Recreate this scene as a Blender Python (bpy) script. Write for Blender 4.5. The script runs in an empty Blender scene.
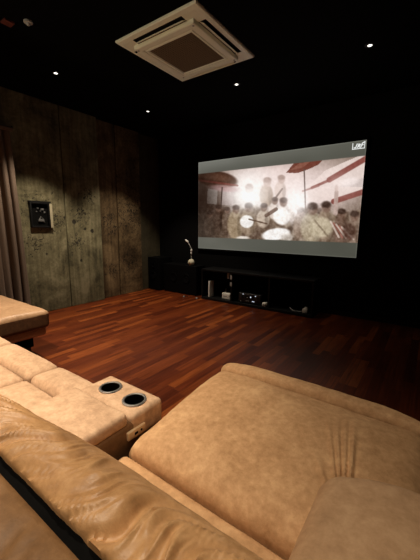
import bpy, bmesh, math, random
import numpy as np
from mathutils import Vector, Matrix
random.seed(4)
scene = bpy.context.scene
COL = scene.collection
PI = math.pi

# ------------------------------------------------------------------ helpers
ORG = {}                                     # world position of every object made here


def thing(name, label, cat, loc, group=None):
    o = bpy.data.objects.new(name, None)
    o.empty_display_size = 0.1
    COL.objects.link(o)
    o.location = loc
    o['label'] = label
    o['category'] = cat
    if group:
        o['group'] = group
    ORG[o.name] = Vector(loc)
    return o


def tag(o, label, cat, group=None):
    o['label'] = label
    o['category'] = cat
    if group:
        o['group'] = group
    return o


class MB:
    """collects vertices and faces (world coordinates)"""
    def __init__(self):
        self.v, self.f, self.m = [], [], []

    def add(self, vs, fs, mi=0):
        n = len(self.v)
        self.v += [tuple(p) for p in vs]
        self.f += [tuple(i + n for i in q) for q in fs]
        self.m += [mi] * len(fs)
        return self

    def box(self, a, b, mi=0, bev=0.0):
        if bev > 0:
            vs, fs = soft_box(a, b, bev, 2, 1)
            return self.add(vs, fs, mi)
        (x0, y0, z0), (x1, y1, z1) = a, b
        vs = [(x0, y0, z0), (x1, y0, z0), (x1, y1, z0), (x0, y1, z0),
              (x0, y0, z1), (x1, y0, z1), (x1, y1, z1), (x0, y1, z1)]
        fs = [(0, 3, 2, 1), (4, 5, 6, 7), (0, 1, 5, 4), (1, 2, 6, 5), (2, 3, 7, 6), (3, 0, 4, 7)]
        return self.add(vs, fs, mi)

    def lathe(self, c, prof, n=32, mi=0, axis='z'):
        """prof: list of (radius, height); closed where radius is 0"""
        vs, fs = [], []
        rings = []
        for r, h in prof:
            if r < 1e-6:
                rings.append([len(vs)])
                vs.append((0, 0, h))
            else:
                rings.append(list(range(len(vs), len(vs) + n)))
                vs += [(r * math.cos(2 * PI * k / n), r * math.sin(2 * PI * k / n), h) for k in range(n)]
        for A, B in zip(rings, rings[1:]):
            for k in range(n):
                k2 = (k + 1) % n
                if len(A) == 1 and len(B) == 1:
                    continue
                if len(A) == 1:
                    fs.append((A[0], B[k2], B[k]))
                elif len(B) == 1:
                    fs.append((A[k], A[k2], B[0]))
                else:
                    fs.append((A[k], A[k2], B[k2], B[k]))
        if axis == 'y':
            vs = [(x, -z, y) for x, y, z in vs]
        if axis == 'x':
            vs = [(z, y, -x) for x, y, z in vs]
        return self.add([(x + c[0], y + c[1], z + c[2]) for x, y, z in vs], fs, mi)

    def tube(self, pts, r, n=10, mi=0):
        pts = [Vector(p) for p in pts]
        rr = r if isinstance(r, (list, tuple)) else [r] * len(pts)
        vs, fs = [], []
        up = None
        for i, p in enumerate(pts):
            t = (pts[min(i + 1, len(pts) - 1)] - pts[max(i - 1, 0)]).normalized()
            if up is None:
                up = t.orthogonal().normalized()
            else:
                up = (up - t * up.dot(t)).normalized()
            s = t.cross(up)
            for k in range(n):
                a = 2 * PI * k / n
                vs.append(p + (up * math.cos(a) + s * math.sin(a)) * rr[i])
        for i in range(len(pts) - 1):
            for k in range(n):
                k2 = (k + 1) % n
                fs.append((i * n + k, i * n + k2, (i + 1) * n + k2, (i + 1) * n + k))
        fs.append(tuple(range(n))[::-1])
        fs.append(tuple(range((len(pts) - 1) * n, len(pts) * n)))
        return self.add(vs, fs, mi)

    def build(self, name, mats, parent=None, smooth=True, kind=None, angle=40, world=None):
        me = bpy.data.meshes.new(name)
        if parent is not None:
            org = ORG[parent.name]
        else:
            a = np.array(self.v)
            org = Vector(((a[:, 0].min() + a[:, 0].max()) / 2, (a[:, 1].min() + a[:, 1].max()) / 2, a[:, 2].min()))
        vs = [(p[0] - org.x, p[1] - org.y, p[2] - org.z) for p in self.v]
        me.from_pydata(vs, [], self.f)
        mats = mats if isinstance(mats, (list, tuple)) else [mats]
        for m in mats:
            me.materials.append(m)
        me.polygons.foreach_set('material_index', self.m)
        bm = bmesh.new()
        bm.from_mesh(me)
        bmesh.ops.recalc_face_normals(bm, faces=bm.faces)
        bm.to_mesh(me)
        bm.free()
        if smooth:
            me.polygons.foreach_set('use_smooth', [True] * len(me.polygons))
            me.set_sharp_from_angle(angle=math.radians(angle))
        me.update()
        o = bpy.data.objects.new(name, me)
        COL.objects.link(o)
        if parent is not None:
            o.parent = parent
            ORG[o.name] = org.copy()
        else:
            o.location = org
            ORG[o.name] = org.copy()
        if kind:
            o['kind'] = kind
        return o


def soft_box(a, b, r, nr=4, step=0.05, disp=None):
    """rounded box surface; step = grid size on the flat part; disp(P, N) -> P arrays"""
    c = [(a[i] + b[i]) / 2 for i in range(3)]
    h = [(b[i] - a[i]) / 2 for i in range(3)]
    rr = min([r] + [x * 0.98 for x in h])
    ax = []
    for i in range(3):
        inner = h[i] - rr
        n = max(1, int(round(2 * inner / step)))
        mid = list(np.linspace(-inner, inner, n + 1))
        edge = [inner + rr * math.tan(PI / 4 * k / nr) for k in range(1, nr + 1)]
        ax.append([-e for e in edge[::-1]] + mid + edge)
    idx, V, F = {}, [], []

    def vid(p):
        k = (round(p[0], 6), round(p[1], 6), round(p[2], 6))
        if k not in idx:
            idx[k] = len(V)
            V.append(p)
        return idx[k]
    for d in range(3):
        u, w = (d + 1) % 3, (d + 2) % 3
        for s in (-1, 1):
            ids = []
            for x in ax[u]:
                row = []
                for y in ax[w]:
                    p = [0, 0, 0]
                    p[d] = s * h[d]
                    p[u] = x
                    p[w] = y
                    row.append(vid(tuple(p)))
                ids.append(row)
            for i in range(len(ax[u]) - 1):
                for j in range(len(ax[w]) - 1):
                    q = (ids[i][j], ids[i + 1][j], ids[i + 1][j + 1], ids[i][j + 1])
                    F.append(q if s > 0 else q[::-1])
    P = np.array(V)
    H = np.array(h)
    Q = np.clip(P, -(H - rr), H - rr)
    D = P - Q
    L = np.linalg.norm(D, axis=1, keepdims=True)
    N = D / np.maximum(L, 1e-9)
    P = Q + N * rr + np.array(c)
    if disp:
        P = disp(P, N)
    return [tuple(p) for p in P], F


def vnoise(x, y, seed=0):
    """smooth value noise, numpy arrays"""
    rs = np.random.RandomState(seed)
    T = rs.rand(256, 256)
    xi, yi = np.floor(x).astype(int), np.floor(y).astype(int)
    fx, fy = x - xi, y - yi
    fx = fx * fx * (3 - 2 * fx)
    fy = fy * fy * (3 - 2 * fy)
    g = lambda i, j: T[i % 256, j % 256]
    return ((g(xi, yi) * (1 - fx) + g(xi + 1, yi) * fx) * (1 - fy) +
            (g(xi, yi + 1) * (1 - fx) + g(xi + 1, yi + 1) * fx) * fy)


def smooth01(t):
    t = np.clip(t, 0, 1)
    return t * t * (3 - 2 * t)


# ------------------------------------------------------------------ materials
def new_mat(name):
    m = bpy.data.materials.new(name)
    m.use_nodes = True
    nt = m.node_tree
    bs = nt.nodes['Principled BSDF']
    return m, nt, bs


def N(nt, t, **kw):
    n = nt.nodes.new(t)
    for k, v in kw.items():
        if k.startswith('i_'):
            n.inputs[k[2:].replace('_', ' ')].default_value = v
        else:
            setattr(n, k, v)
    return n


def plain(name, col, rough=0.5, metal=0.0, spec=0.5, noise=0.0, bump=0.0, scale=40):
    m, nt, bs = new_mat(name)
    bs.inputs['Roughness'].default_value = rough
    bs.inputs['Metallic'].default_value = metal
    bs.inputs['Specular IOR Level'].default_value = spec
    tc = N(nt, 'ShaderNodeTexCoord')
    no = N(nt, 'ShaderNodeTexNoise')
    no.inputs['Scale'].default_value = scale
    no.inputs['Detail'].default_value = 4
    nt.links.new(tc.outputs['Object'], no.inputs['Vector'])
    mx = N(nt, 'ShaderNodeMix', data_type='RGBA')
    mx.inputs[6].default_value = tuple(c * (1 - noise) for c in col) + (1,)
    mx.inputs[7].default_value = tuple(min(1, c * (1 + noise)) for c in col) + (1,)
    nt.links.new(no.outputs['Fac'], mx.inputs[0])
    nt.links.new(mx.outputs[2], bs.inputs['Base Color'])
    if bump:
        b = N(nt, 'ShaderNodeBump')
        b.inputs['Strength'].default_value = bump
        b.inputs['Distance'].default_value = 0.002
        nt.links.new(no.outputs['Fac'], b.inputs['Height'])
        nt.links.new(b.outputs[0], bs.inputs['Normal'])
    return m


def emit(name, col, s):
    m, nt, bs = new_mat(name)
    bs.inputs['Base Color'].default_value = (0.02, 0.02, 0.02, 1)
    bs.inputs['Emission Color'].default_value = tuple(col) + (1,)
    bs.inputs['Emission Strength'].default_value = s
    return m


def ramp(nt, fac, stops):
    r = N(nt, 'ShaderNodeValToRGB')
    el = r.color_ramp.elements
    while len(el) > 1:
        el.remove(el[-1])
    el[0].position, el[0].color = stops[0][0], tuple(stops[0][1]) + (1,)
    for p, c in stops[1:]:
        e = el.new(p)
        e.color = tuple(c) + (1,)
    nt.links.new(fac, r.inputs[0])
    return r.outputs[0]


def suede(name, dark, mid, light, rough=0.75, spec=0.25, sheen=0.25, bump=0.35):
    """brushed tan upholstery: cloudy nap patches, fine grain"""
    m, nt, bs = new_mat(name)
    g = N(nt, 'ShaderNodeNewGeometry')
    n1 = N(nt, 'ShaderNodeTexNoise', i_Scale=7.0, i_Detail=6.0, i_Roughness=0.65, i_Distortion=0.6)
    n2 = N(nt, 'ShaderNodeTexNoise', i_Scale=38.0, i_Detail=5.0, i_Roughness=0.7)
    n3 = N(nt, 'ShaderNodeTexNoise', i_Scale=420.0, i_Detail=3.0)
    for n in (n1, n2, n3):
        nt.links.new(g.outputs['Position'], n.inputs['Vector'])
    a = N(nt, 'ShaderNodeMath', operation='MULTIPLY_ADD')
    a.inputs[1].default_value = 0.55
    nt.links.new(n2.outputs['Fac'], a.inputs[0])
    b = N(nt, 'ShaderNodeMath', operation='MULTIPLY')
    b.inputs[1].default_value = 0.45
    nt.links.new(n1.outputs['Fac'], b.inputs[0])
    nt.links.new(b.outputs[0], a.inputs[2])
    c = ramp(nt, a.outputs[0], [(0.36, dark), (0.5, mid), (0.64, light)])
    nt.links.new(c, bs.inputs['Base Color'])
    bs.inputs['Roughness'].default_value = rough
    bs.inputs['Specular IOR Level'].default_value = spec
    bs.inputs['Sheen Weight'].default_value = sheen
    bs.inputs['Sheen Tint'].default_value = tuple(light) + (1,)
    s = N(nt, 'ShaderNodeMath', operation='MULTIPLY_ADD')
    s.inputs[1].default_value = 0.5
    nt.links.new(n3.outputs['Fac'], s.inputs[0])
    nt.links.new(n2.outputs['Fac'], s.inputs[2])
    bp = N(nt, 'ShaderNodeBump')
    bp.inputs['Strength'].default_value = bump
    bp.inputs['Distance'].default_value = 0.002
    nt.links.new(s.outputs[0], bp.inputs['Height'])
    nt.links.new(bp.outputs[0], bs.inputs['Normal'])
    return m


def floor_material():
    m, nt, bs = new_mat('merbau_parquet')
    g = N(nt, 'ShaderNodeNewGeometry')
    sp = N(nt, 'ShaderNodeSeparateXYZ')
    nt.links.new(g.outputs['Position'], sp.inputs[0])

    def math_(op, a, b=None, c=None):
        n = N(nt, 'ShaderNodeMath', operation=op)
        for i, q in enumerate((a, b, c)):
            if q is None:
                continue
            if isinstance(q, (int, float)):
                n.inputs[i].default_value = q
            else:
                nt.links.new(q, n.inputs[i])
        return n.outputs[0]
    rw, ln = 0.075, 0.62
    xr = math_('DIVIDE', sp.outputs[0], rw)
    row = math_('FLOOR', xr)
    wn = N(nt, 'ShaderNodeTexWhiteNoise', noise_dimensions='1D')
    nt.links.new(row, wn.inputs['W'])
    ys = math_('ADD', math_('DIVIDE', sp.outputs[1], ln), math_('MULTIPLY', wn.outputs['Value'], 7.3))
    seg = math_('FLOOR', ys)
    cb = N(nt, 'ShaderNodeCombineXYZ')
    nt.links.new(row, cb.inputs[0])
    nt.links.new(seg, cb.inputs[1])
    w2 = N(nt, 'ShaderNodeTexWhiteNoise', noise_dimensions='2D')
    nt.links.new(cb.outputs[0], w2.inputs['Vector'])
    base = ramp(nt, w2.outputs['Value'], [(0.0, (0.056, 0.010, 0.003)), (0.35, (0.088, 0.017, 0.0045)),
                                          (0.8, (0.120, 0.026, 0.006)), (1.0, (0.20, 0.050, 0.011))])
    # grain along the boards
    mp = N(nt, 'ShaderNodeMapping')
    mp.inputs['Scale'].default_value = (60, 3, 1)
    nt.links.new(g.outputs['Position'], mp.inputs[0])
    ofs = N(nt, 'ShaderNodeVectorMath', operation='ADD')
    nt.links.new(mp.outputs[0], ofs.inputs[0])
    nt.links.new(w2.outputs['Color'], ofs.inputs[1])
    gr = N(nt, 'ShaderNodeTexNoise', i_Scale=1.0, i_Detail=5.0, i_Roughness=0.6, i_Distortion=0.4)
    nt.links.new(ofs.outputs[0], gr.inputs['Vector'])
    gf = ramp(nt, gr.outputs['Fac'], [(0.3, (0.55, 0.5, 0.5)), (0.55, (1, 1, 1)), (0.75, (1.35, 1.3, 1.2))])
    mul = N(nt, 'ShaderNodeMix', data_type='RGBA', blend_type='MULTIPLY')
    mul.inputs[0].default_value = 1
    nt.links.new(base, mul.inputs[6])
    nt.links.new(gf, mul.inputs[7])
    # joints
    fx = math_('ABSOLUTE', math_('SUBTRACT', math_('FRACT', xr), 0.5))
    fy = math_('ABSOLUTE', math_('SUBTRACT', math_('FRACT', ys), 0.5))
    jx = math_('GREATER_THAN', fx, 0.482)
    jy = math_('GREATER_THAN', fy, 0.4965)
    j = math_('MAXIMUM', jx, jy)
    m2 = N(nt, 'ShaderNodeMix', data_type='RGBA')
    nt.links.new(math_('MULTIPLY', j, 0.45), m2.inputs[0])
    nt.links.new(mul.outputs[2], m2.inputs[6])
    m2.inputs[7].default_value = (0.015, 0.005, 0.003, 1)
    nt.links.new(m2.outputs[2], bs.inputs['Base Color'])
    rr = N(nt, 'ShaderNodeMapRange')
    rr.inputs[3].default_value = 0.28
    rr.inputs[4].default_value = 0.5
    nt.links.new(gr.outputs['Fac'], rr.inputs[0])
    nt.links.new(rr.outputs[0], bs.inputs['Roughness'])
    bs.inputs['Specular IOR Level'].default_value = 0.15
    bp = N(nt, 'ShaderNodeBump')
    bp.inputs['Strength'].default_value = 0.25
    bp.inputs['Distance'].default_value = 0.002
    nt.links.new(math_('SUBTRACT', math_('MULTIPLY', gr.outputs['Fac'], 0.4), j), bp.inputs['Height'])
    nt.links.new(bp.outputs[0], bs.inputs['Normal'])
    return m


def concrete(name, cols, spots=(), chips=None, streak=0.3, seed=0.0):
    """weathered wall: cloudy tone, vertical streaks, dark chips, round tie holes (world y, z, radius)"""
    m, nt, bs = new_mat(name)
    g = N(nt, 'ShaderNodeNewGeometry')
    of = N(nt, 'ShaderNodeVectorMath', operation='ADD')
    of.inputs[1].default_value = (seed, seed * 0.7, seed * 1.3)
    nt.links.new(g.outputs['Position'], of.inputs[0])
    P = of.outputs[0]
    n1 = N(nt, 'ShaderNodeTexNoise', i_Scale=2.6, i_Detail=8.0, i_Roughness=0.68, i_Distortion=0.5)
    n2 = N(nt, 'ShaderNodeTexNoise', i_Scale=26.0, i_Detail=6.0, i_Roughness=0.7)
    mp = N(nt, 'ShaderNodeMapping')
    mp.inputs['Scale'].default_value = (1, 22, 1.2)
    nt.links.new(P, mp.inputs[0])
    n3 = N(nt, 'ShaderNodeTexNoise', i_Scale=1.0, i_Detail=4.0)
    nt.links.new(P, n1.inputs['Vector'])
    nt.links.new(P, n2.inputs['Vector'])
    nt.links.new(mp.outputs[0], n3.inputs['Vector'])

    def math_(op, a, b=None, c=None, clamp=False):
        n = N(nt, 'ShaderNodeMath', operation=op, use_clamp=clamp)
        for i, q in enumerate((a, b, c)):
            if q is None:
                continue
            if isinstance(q, (int, float)):
                n.inputs[i].default_value = q
            else:
                nt.links.new(q, n.inputs[i])
        return n.outputs[0]
    f = math_('ADD', math_('MULTIPLY', n1.outputs['Fac'], 0.6),
              math_('ADD', math_('MULTIPLY', n2.outputs['Fac'], 0.4 - streak * 0.5), math_('MULTIPLY', n3.outputs['Fac'], streak * 0.5)))
    col = ramp(nt, f, [(0.39, cols[0]), (0.5, cols[1]), (0.61, cols[2])])
    mask = None
    # speckled chips: fine noise above a threshold that is lower close to the given centre
    n4 = N(nt, 'ShaderNodeTexNoise', i_Scale=24.0, i_Detail=6.0, i_Roughness=0.68, i_Distortion=1.0)
    nt.links.new(P, n4.inputs['Vector'])
    sp = N(nt, 'ShaderNodeSeparateXYZ')
    nt.links.new(g.outputs['Position'], sp.inputs[0])
    if chips:
        th = 0.70
        near = None
        for (cy, cz, rad) in chips:
            d = math_('SQRT', math_('ADD', math_('POWER', math_('SUBTRACT', sp.outputs[1], cy), 2.0),
                                    math_('POWER', math_('SUBTRACT', sp.outputs[2], cz), 2.0)))
            k = math_('SUBTRACT', 1.0, math_('DIVIDE', d, rad), clamp=True)
            near = k if near is None else math_('MAXIMUM', near, k)
        t = math_('ADD', n4.outputs['Fac'], math_('MULTIPLY', near, 0.19))
        mask = math_('MULTIPLY', math_('SUBTRACT', t, 0.66), 14.0, clamp=True)
    for (cy, cz, rad) in spots:
        d = math_('SQRT', math_('ADD', math_('POWER', math_('SUBTRACT', sp.outputs[1], cy), 2.0),
                                math_('POWER', math_('SUBTRACT', sp.outputs[2], cz), 2.0)))
        d = math_('ADD', d, math_('MULTIPLY', math_('SUBTRACT', n2.outputs['Fac'], 0.5), rad * 1.6))
        k = math_('MULTIPLY', math_('SUBTRACT', rad, d), 60.0, clamp=True)
        mask = k if mask is None else math_('MAXIMUM', mask, k)
    if mask is not None:
        mx = N(nt, 'ShaderNodeMix', data_type='RGBA')
        nt.links.new(math_('MULTIPLY', mask, 0.9), mx.inputs[0])
        nt.links.new(col, mx.inputs[6])
        mx.inputs[7].default_value = (0.012, 0.010, 0.008, 1)
        col = mx.outputs[2]
    nt.links.new(col, bs.inputs['Base Color'])
    bs.inputs['Roughness'].default_value = 0.85
    bs.inputs['Specular IOR Level'].default_value = 0.2
    bp = N(nt, 'ShaderNodeBump')
    bp.inputs['Strength'].default_value = 0.5
    bp.inputs['Distance'].default_value = 0.006
    hh = n2.outputs['Fac'] if mask is None else math_('SUBTRACT', n2.outputs['Fac'], mask)
    nt.links.new(hh, bp.inputs['Height'])
    nt.links.new(bp.outputs[0], bs.inputs['Normal'])
    return m


M_floor = floor_material()
M_black = plain('black_wall_paint', (0.0035, 0.0035, 0.0038), 0.9, spec=0.08, noise=0.2)
M_ceil = plain('black_ceiling_paint', (0.0018, 0.0018, 0.0018), 0.95, spec=0.05, noise=0.2)
M_tan = suede('tan_suede', (0.38, 0.235, 0.14), (0.51, 0.33, 0.205), (0.63, 0.43, 0.28))
M_arm = suede('tan_suede_smooth_nap', (0.36, 0.215, 0.115), (0.45, 0.275, 0.15), (0.53, 0.34, 0.195))
M_chaise = suede('golden_tan_suede', (0.38, 0.21, 0.096), (0.50, 0.29, 0.143), (0.62, 0.385, 0.20))
M_tan_back = suede('tan_leather_back', (0.38, 0.20, 0.083), (0.49, 0.27, 0.118), (0.60, 0.355, 0.17), rough=0.40, spec=0.4, sheen=0.1, bump=0.3)
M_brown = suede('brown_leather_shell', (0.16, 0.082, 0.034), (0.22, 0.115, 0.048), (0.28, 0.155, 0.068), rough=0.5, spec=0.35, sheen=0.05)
M_dkside = suede('shaded_leather_side', (0.055, 0.026, 0.012), (0.08, 0.038, 0.018), (0.11, 0.055, 0.026), rough=0.5, spec=0.3, sheen=0.0)
M_side = suede('shaded_console_side', (0.12, 0.062, 0.027), (0.16, 0.085, 0.038), (0.21, 0.115, 0.052), rough=0.6, spec=0.3, sheen=0.05)  # console body, with the shade of its right face put into the colour
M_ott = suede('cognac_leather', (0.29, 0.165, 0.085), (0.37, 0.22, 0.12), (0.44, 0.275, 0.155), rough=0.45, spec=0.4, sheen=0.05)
M_void = plain('black_fabric', (0.004, 0.004, 0.004), 0.95, spec=0.05, noise=0.3)
M_satin = plain('black_satin', (0.0042, 0.0042, 0.0046), 0.5, spec=0.2, noise=0.2)
M_plastic = plain('black_plastic', (0.010, 0.010, 0.011), 0.4, noise=0.2)
M_spk = plain('black_speaker_vinyl', (0.0022, 0.0022, 0.0024), 0.65, spec=0.08, noise=0.2)
M_chrome = plain('chrome', (0.66, 0.66, 0.66), 0.34, metal=1.0, noise=0.05)
M_white = plain('white_plastic', (0.72, 0.71, 0.66), 0.4, noise=0.05)
M_grey = plain('grey_plastic', (0.32, 0.32, 0.31), 0.5, noise=0.1)
M_ac = plain('ivory_abs_plastic', (0.90, 0.95, 0.80), 0.5, noise=0.06, scale=8)
M_acgrille = plain('brown_filter_mesh', (0.18, 0.13, 0.08), 0.8, noise=0.25, scale=120)
M_acdark = plain('dark_duct', (0.02, 0.017, 0.014), 0.8, noise=0.2)
M_plate = plain('beige_control_plate', (0.60, 0.42, 0.24), 0.4, noise=0.08)
M_curtain = plain('taupe_curtain_cloth', (0.115, 0.082, 0.062), 0.9, spec=0.15, noise=0.22, bump=0.4, scale=90)
M_lens = emit('warm_lamp_lens', (1.0, 0.95, 0.85), 3.5)
M_led = emit('receiver_indicator_light', (0.8, 0.85, 1.0), 0.9)
M_ivory = plain('ivory_ceramic', (0.70, 0.66, 0.50), 0.35, noise=0.06)
M_dim = plain('dull_metal', (0.10, 0.10, 0.10), 0.5, noise=0.2)
M_lampw = plain('silver_grey_enamel', (0.85, 0.85, 0.83), 0.35, noise=0.05)
M_red = plain('dull_red_plastic', (0.10, 0.022, 0.014), 0.5, noise=0.2)
M_wood = plain('raw_wood_edge', (0.34, 0.30, 0.20), 0.8, noise=0.25, scale=30)

# ------------------------------------------------------------------ the room
CEIL = 2.98
XL, XR, YF, YB = -4.70, 1.9, -1.9, 4.75
S = 'structure'
MB().box((XL - .15, YF - .15, -.15), (XR + .15, YB + .15, 0)).build('floor', M_floor, kind=S, smooth=False)
MB().box((XL - .15, YF - .15, CEIL), (XR + .15, YB + .15, CEIL + .15)).build('ceiling', M_ceil, kind=S, smooth=False)
MB().box((XL - .15, YB, 0), (XR + .15, YB + .15, CEIL)).build('wall_back', M_black, kind=S, smooth=False)
MB().box((XR, YF, 0), (XR + .15, YB, CEIL)).build('wall_right', M_black, kind=S, smooth=False)
MB().box((XL - .15, YF - .15, 0), (XR + .15, YF, CEIL)).build('wall_front', M_black, kind=S, smooth=False)
M_base = concrete('dim_plaster', ((0.035, 0.030, 0.018), (0.055, 0.047, 0.028), (0.075, 0.062, 0.038)), seed=3.1)
MB().box((XL - .15, YF, 0), (XL, YB, CEIL)).build('wall_left', M_base, kind=S, smooth=False)
# four tall slabs cladding the left wall
CA = ((0.050, 0.044, 0.024), (0.125, 0.111, 0.063), (0.22, 0.197, 0.12))
CB = ((0.036, 0.023, 0.011), (0.105, 0.069, 0.034), (0.20, 0.14, 0.074))
M_cA = concrete('worn_concrete', CA, chips=((2.26, 1.42, .55), (2.5, 1.35, .34), (2.15, 1.02, .30)),
                spots=((2.62, 1.39, .035), (2.3, .86, .025)), streak=0.4, seed=0.0)
M_cB = concrete('worn_concrete_slab', CA, chips=((2.78, 1.0, .35), (3.05, 1.75, .3), (2.9, 1.45, .35)),
                spots=((2.76, 1.335, .042), (3.07, 1.19, .04), (2.94, 1.22, .03), (2.84, .72, .03)), streak=0.5, seed=5.7)
M_cC = concrete('rusty_slab', CB, chips=((3.45, 1.3, .5), (3.5, .5, .3)), streak=0.5, seed=9.3)
M_cD = concrete('rusty_slab_mottled', CB, chips=((3.95, 1.5, .8), (3.9, .6, .5)), streak=0.2, seed=13.9)
for i, (y0, y1, x1, m) in enumerate(((YF + .01, 2.628, -4.585, M_cA), (2.640, 3.250, -4.58, M_cB),
                                     (3.29, 3.638, -4.645, M_cC), (3.65, 4.185, -4.64, M_cD))):
    MB().box((XL, y0, 0), (x1, y1, CEIL), bev=0.008).build('trim_%d' % (i + 1), m, kind=S)
MB().box((XL + .001, YB - .012, 0), (XR, YB, .07)).build('baseboard_back', M_satin, kind=S, smooth=False)

# ------------------------------------------------------------------ ceiling things
def downlight(x, y, label, on=True):
    t = thing('ceiling_downlight', label, 'ceiling light', (x, y, CEIL), 'recessed ceiling downlights')
    MB().lathe((x, y, CEIL), [(.020, 0.0), (.047, 0.0), (.047, -.004), (.040, -.008), (.022, -.008), (.020, -.003), (.020, 0.0)], 28).build('trim_ring', M_satin, t)
    MB().lathe((x, y, CEIL), [(0, -.0015), (.019, -.0015), (.019, -.0065), (0, -.0075)], 24).build('lens', M_lens, t)
    return t


downlight(-3.67, 2.11, 'small lit ceiling downlight nearest the curtain, left of the air conditioner')
downlight(-3.69, 3.53, 'small lit ceiling downlight above the corner with the rusty wall slabs')
downlight(-2.13, 3.50, 'small lit ceiling downlight just behind the air conditioner, above the screen top edge')
downlight(-.68, 3.50, 'small lit ceiling downlight to the right of the air conditioner, above the screen corner')

t = MB().lathe((-2.98, 1.50, CEIL), [(0, 0), (.035, 0), (.035, -.012), (.02, -.016), (.012, -.03), (0, -.034)], 24).build('smoke_detector', M_grey)
tag(t, 'small grey round detector on the black ceiling at upper left', 'smoke detector')
t = MB().box((-3.165, 1.36, CEIL - .018), (-3.085, 1.44, CEIL), bev=.004).build('ceiling_sensor', M_red)
tag(t, 'small dull red square sensor on the black ceiling at upper left', 'sensor')

# cassette air conditioner
ax0, ax1, ay0, ay1 = -2.604, -1.652, 2.10, 3.05
acx, acy = (ax0 + ax1) / 2, (ay0 + ay1) / 2
ac = thing('cassette_air_conditioner', 'square ivory cassette air conditioner set flush in the black ceiling', 'air conditioner', (acx, acy, CEIL))


def sq_frame(mb, cx, cy, prof, mi=0):
    """square frame from a half-width / height profile"""
    vs, fs = [], []
    for h, z in prof:
        vs += [(cx - h, cy - h, z), (cx + h, cy - h, z), (cx + h, cy + h, z), (cx - h, cy + h, z)]
    for i in range(len(prof) - 1):
        for k in range(4):
            k2 = (k + 1) % 4
            fs.append((i * 4 + k, i * 4 + k2, i * 4 + 4 + k2, i * 4 + 4 + k))
    return mb.add(vs, fs, mi)


zc = CEIL
fr = MB()
sq_frame(fr, acx, acy, [(.476, zc), (.476, zc - .012), (.468, zc - .022), (.430, zc - .030)])
# ring between outer lip and inner panel is cut by four slots
h0, h1, sl = .352, .430, .290
for k in range(4):
    R_ = Matrix.Rotation(k * PI / 2, 4, 'Z')
    for (xa, xb) in ((-h1, -sl), (sl, h1 if False else h0 + 0.0)):
        q = [Vector((xa, -h1, zc - .030)), Vector((xb, -h1, zc - .030)), Vector((xb, -h0, zc - .030)), Vector((xa, -h0, zc - .030))]
        fr.add([tuple((R_ @ p) + Vector((acx, acy, 0))) for p in q], [(0, 1, 2, 3)])
fr.build('frame', M_ac, ac, angle=20)
for k in range(4):
    R_ = Matrix.Rotation(k * PI / 2, 4, 'Z')
    T_ = lambda p: tuple((R_ @ Vector(p)) + Vector((acx, acy, 0)))
    d = MB()
    pts = [(-sl, -h1, zc - .030), (sl, -h1, zc - .030), (sl, -h0, zc - .030), (-sl, -h0, zc - .030),
           (-sl, -h1, zc - .003), (sl, -h1, zc - .003), (sl, -h0, zc - .003), (-sl, -h0, zc - .003)]
    d.add([T_(p) for p in pts], [(0, 1, 5, 4), (1, 2, 6, 5), (2, 3, 7, 6), (3, 0, 4, 7), (4, 5, 6, 7)])
    d.build('air_outlet', M_acdark, ac, smooth=False)
    l = MB()
    # louvre flap hinged at the inner side, tilted outwards
    a = [(-sl + .01, -h0 - .004, zc - .022), (sl - .01, -h0 - .004, zc - .022), (sl - .01, -h0 - .056, zc - .052), (-sl + .01, -h0 - .056, zc - .052)]
    b = [(p[0], p[1], p[2] + .005) for p in a]
    l.add([T_(p) for p in a + b], [(0, 1, 2, 3), (7, 6, 5, 4), (0, 4, 5, 1), (1, 5, 6, 2), (2, 6, 7, 3), (3, 7, 4, 0)])
    l.build('louvre', M_ac, ac, smooth=False)
ip = MB()
sq_frame(ip, acx, acy, [(.356, zc - .028), (.356, zc - .058), (.348, zc - .064), (.300, zc - .064), (.294, zc - .056), (.286, zc - .056), (.280, zc - .064), (.264, zc - .064), (.257, zc - .050)])
ip.build('inner_panel', M_ac, ac, angle=20)
gl = MB()
gl.box((acx - .258, acy - .258, zc - .050), (acx + .258, acy + .258, zc - .044))
for k in range(23):
    x = acx - .253 + .506 * k / 22
    gl.box((x - .003, acy - .256, zc - .056), (x + .003, acy + .256, zc - .050))
    gl.box((acx - .256, acy - .253 + .506 * k / 22 - .003, zc - .0555), (acx + .256, acy - .253 + .506 * k / 22 + .003, zc - .050))
gl.build('grille', M_acgrille, ac, smooth=False)
for sx, sy in ((-1, -1), (1, -1), (1, 1), (-1, 1)):
    MB().lathe((acx + sx * .33, acy + sy * .325, zc - .064), [(0, -.003), (.008, -.002), (.010, 0)], 14).build('corner_screw', M_grey, ac)

# ------------------------------------------------------------------ projection screen
SX0, SX1, SZ0, SZ1, SY = -3.635, -.848, .870, 2.425, 4.705
scr = thing('projection_screen', 'large wide projection screen on the black wall showing a crowd film scene', 'projection screen', ((SX0 + SX1) / 2, SY + .02, SZ0))
MB().box((SX0 - .035, SY, SZ0 - .035), (SX1 + .035, SY + .045, SZ1 + .035), bev=.006).build('frame', M_void, scr)


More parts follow.
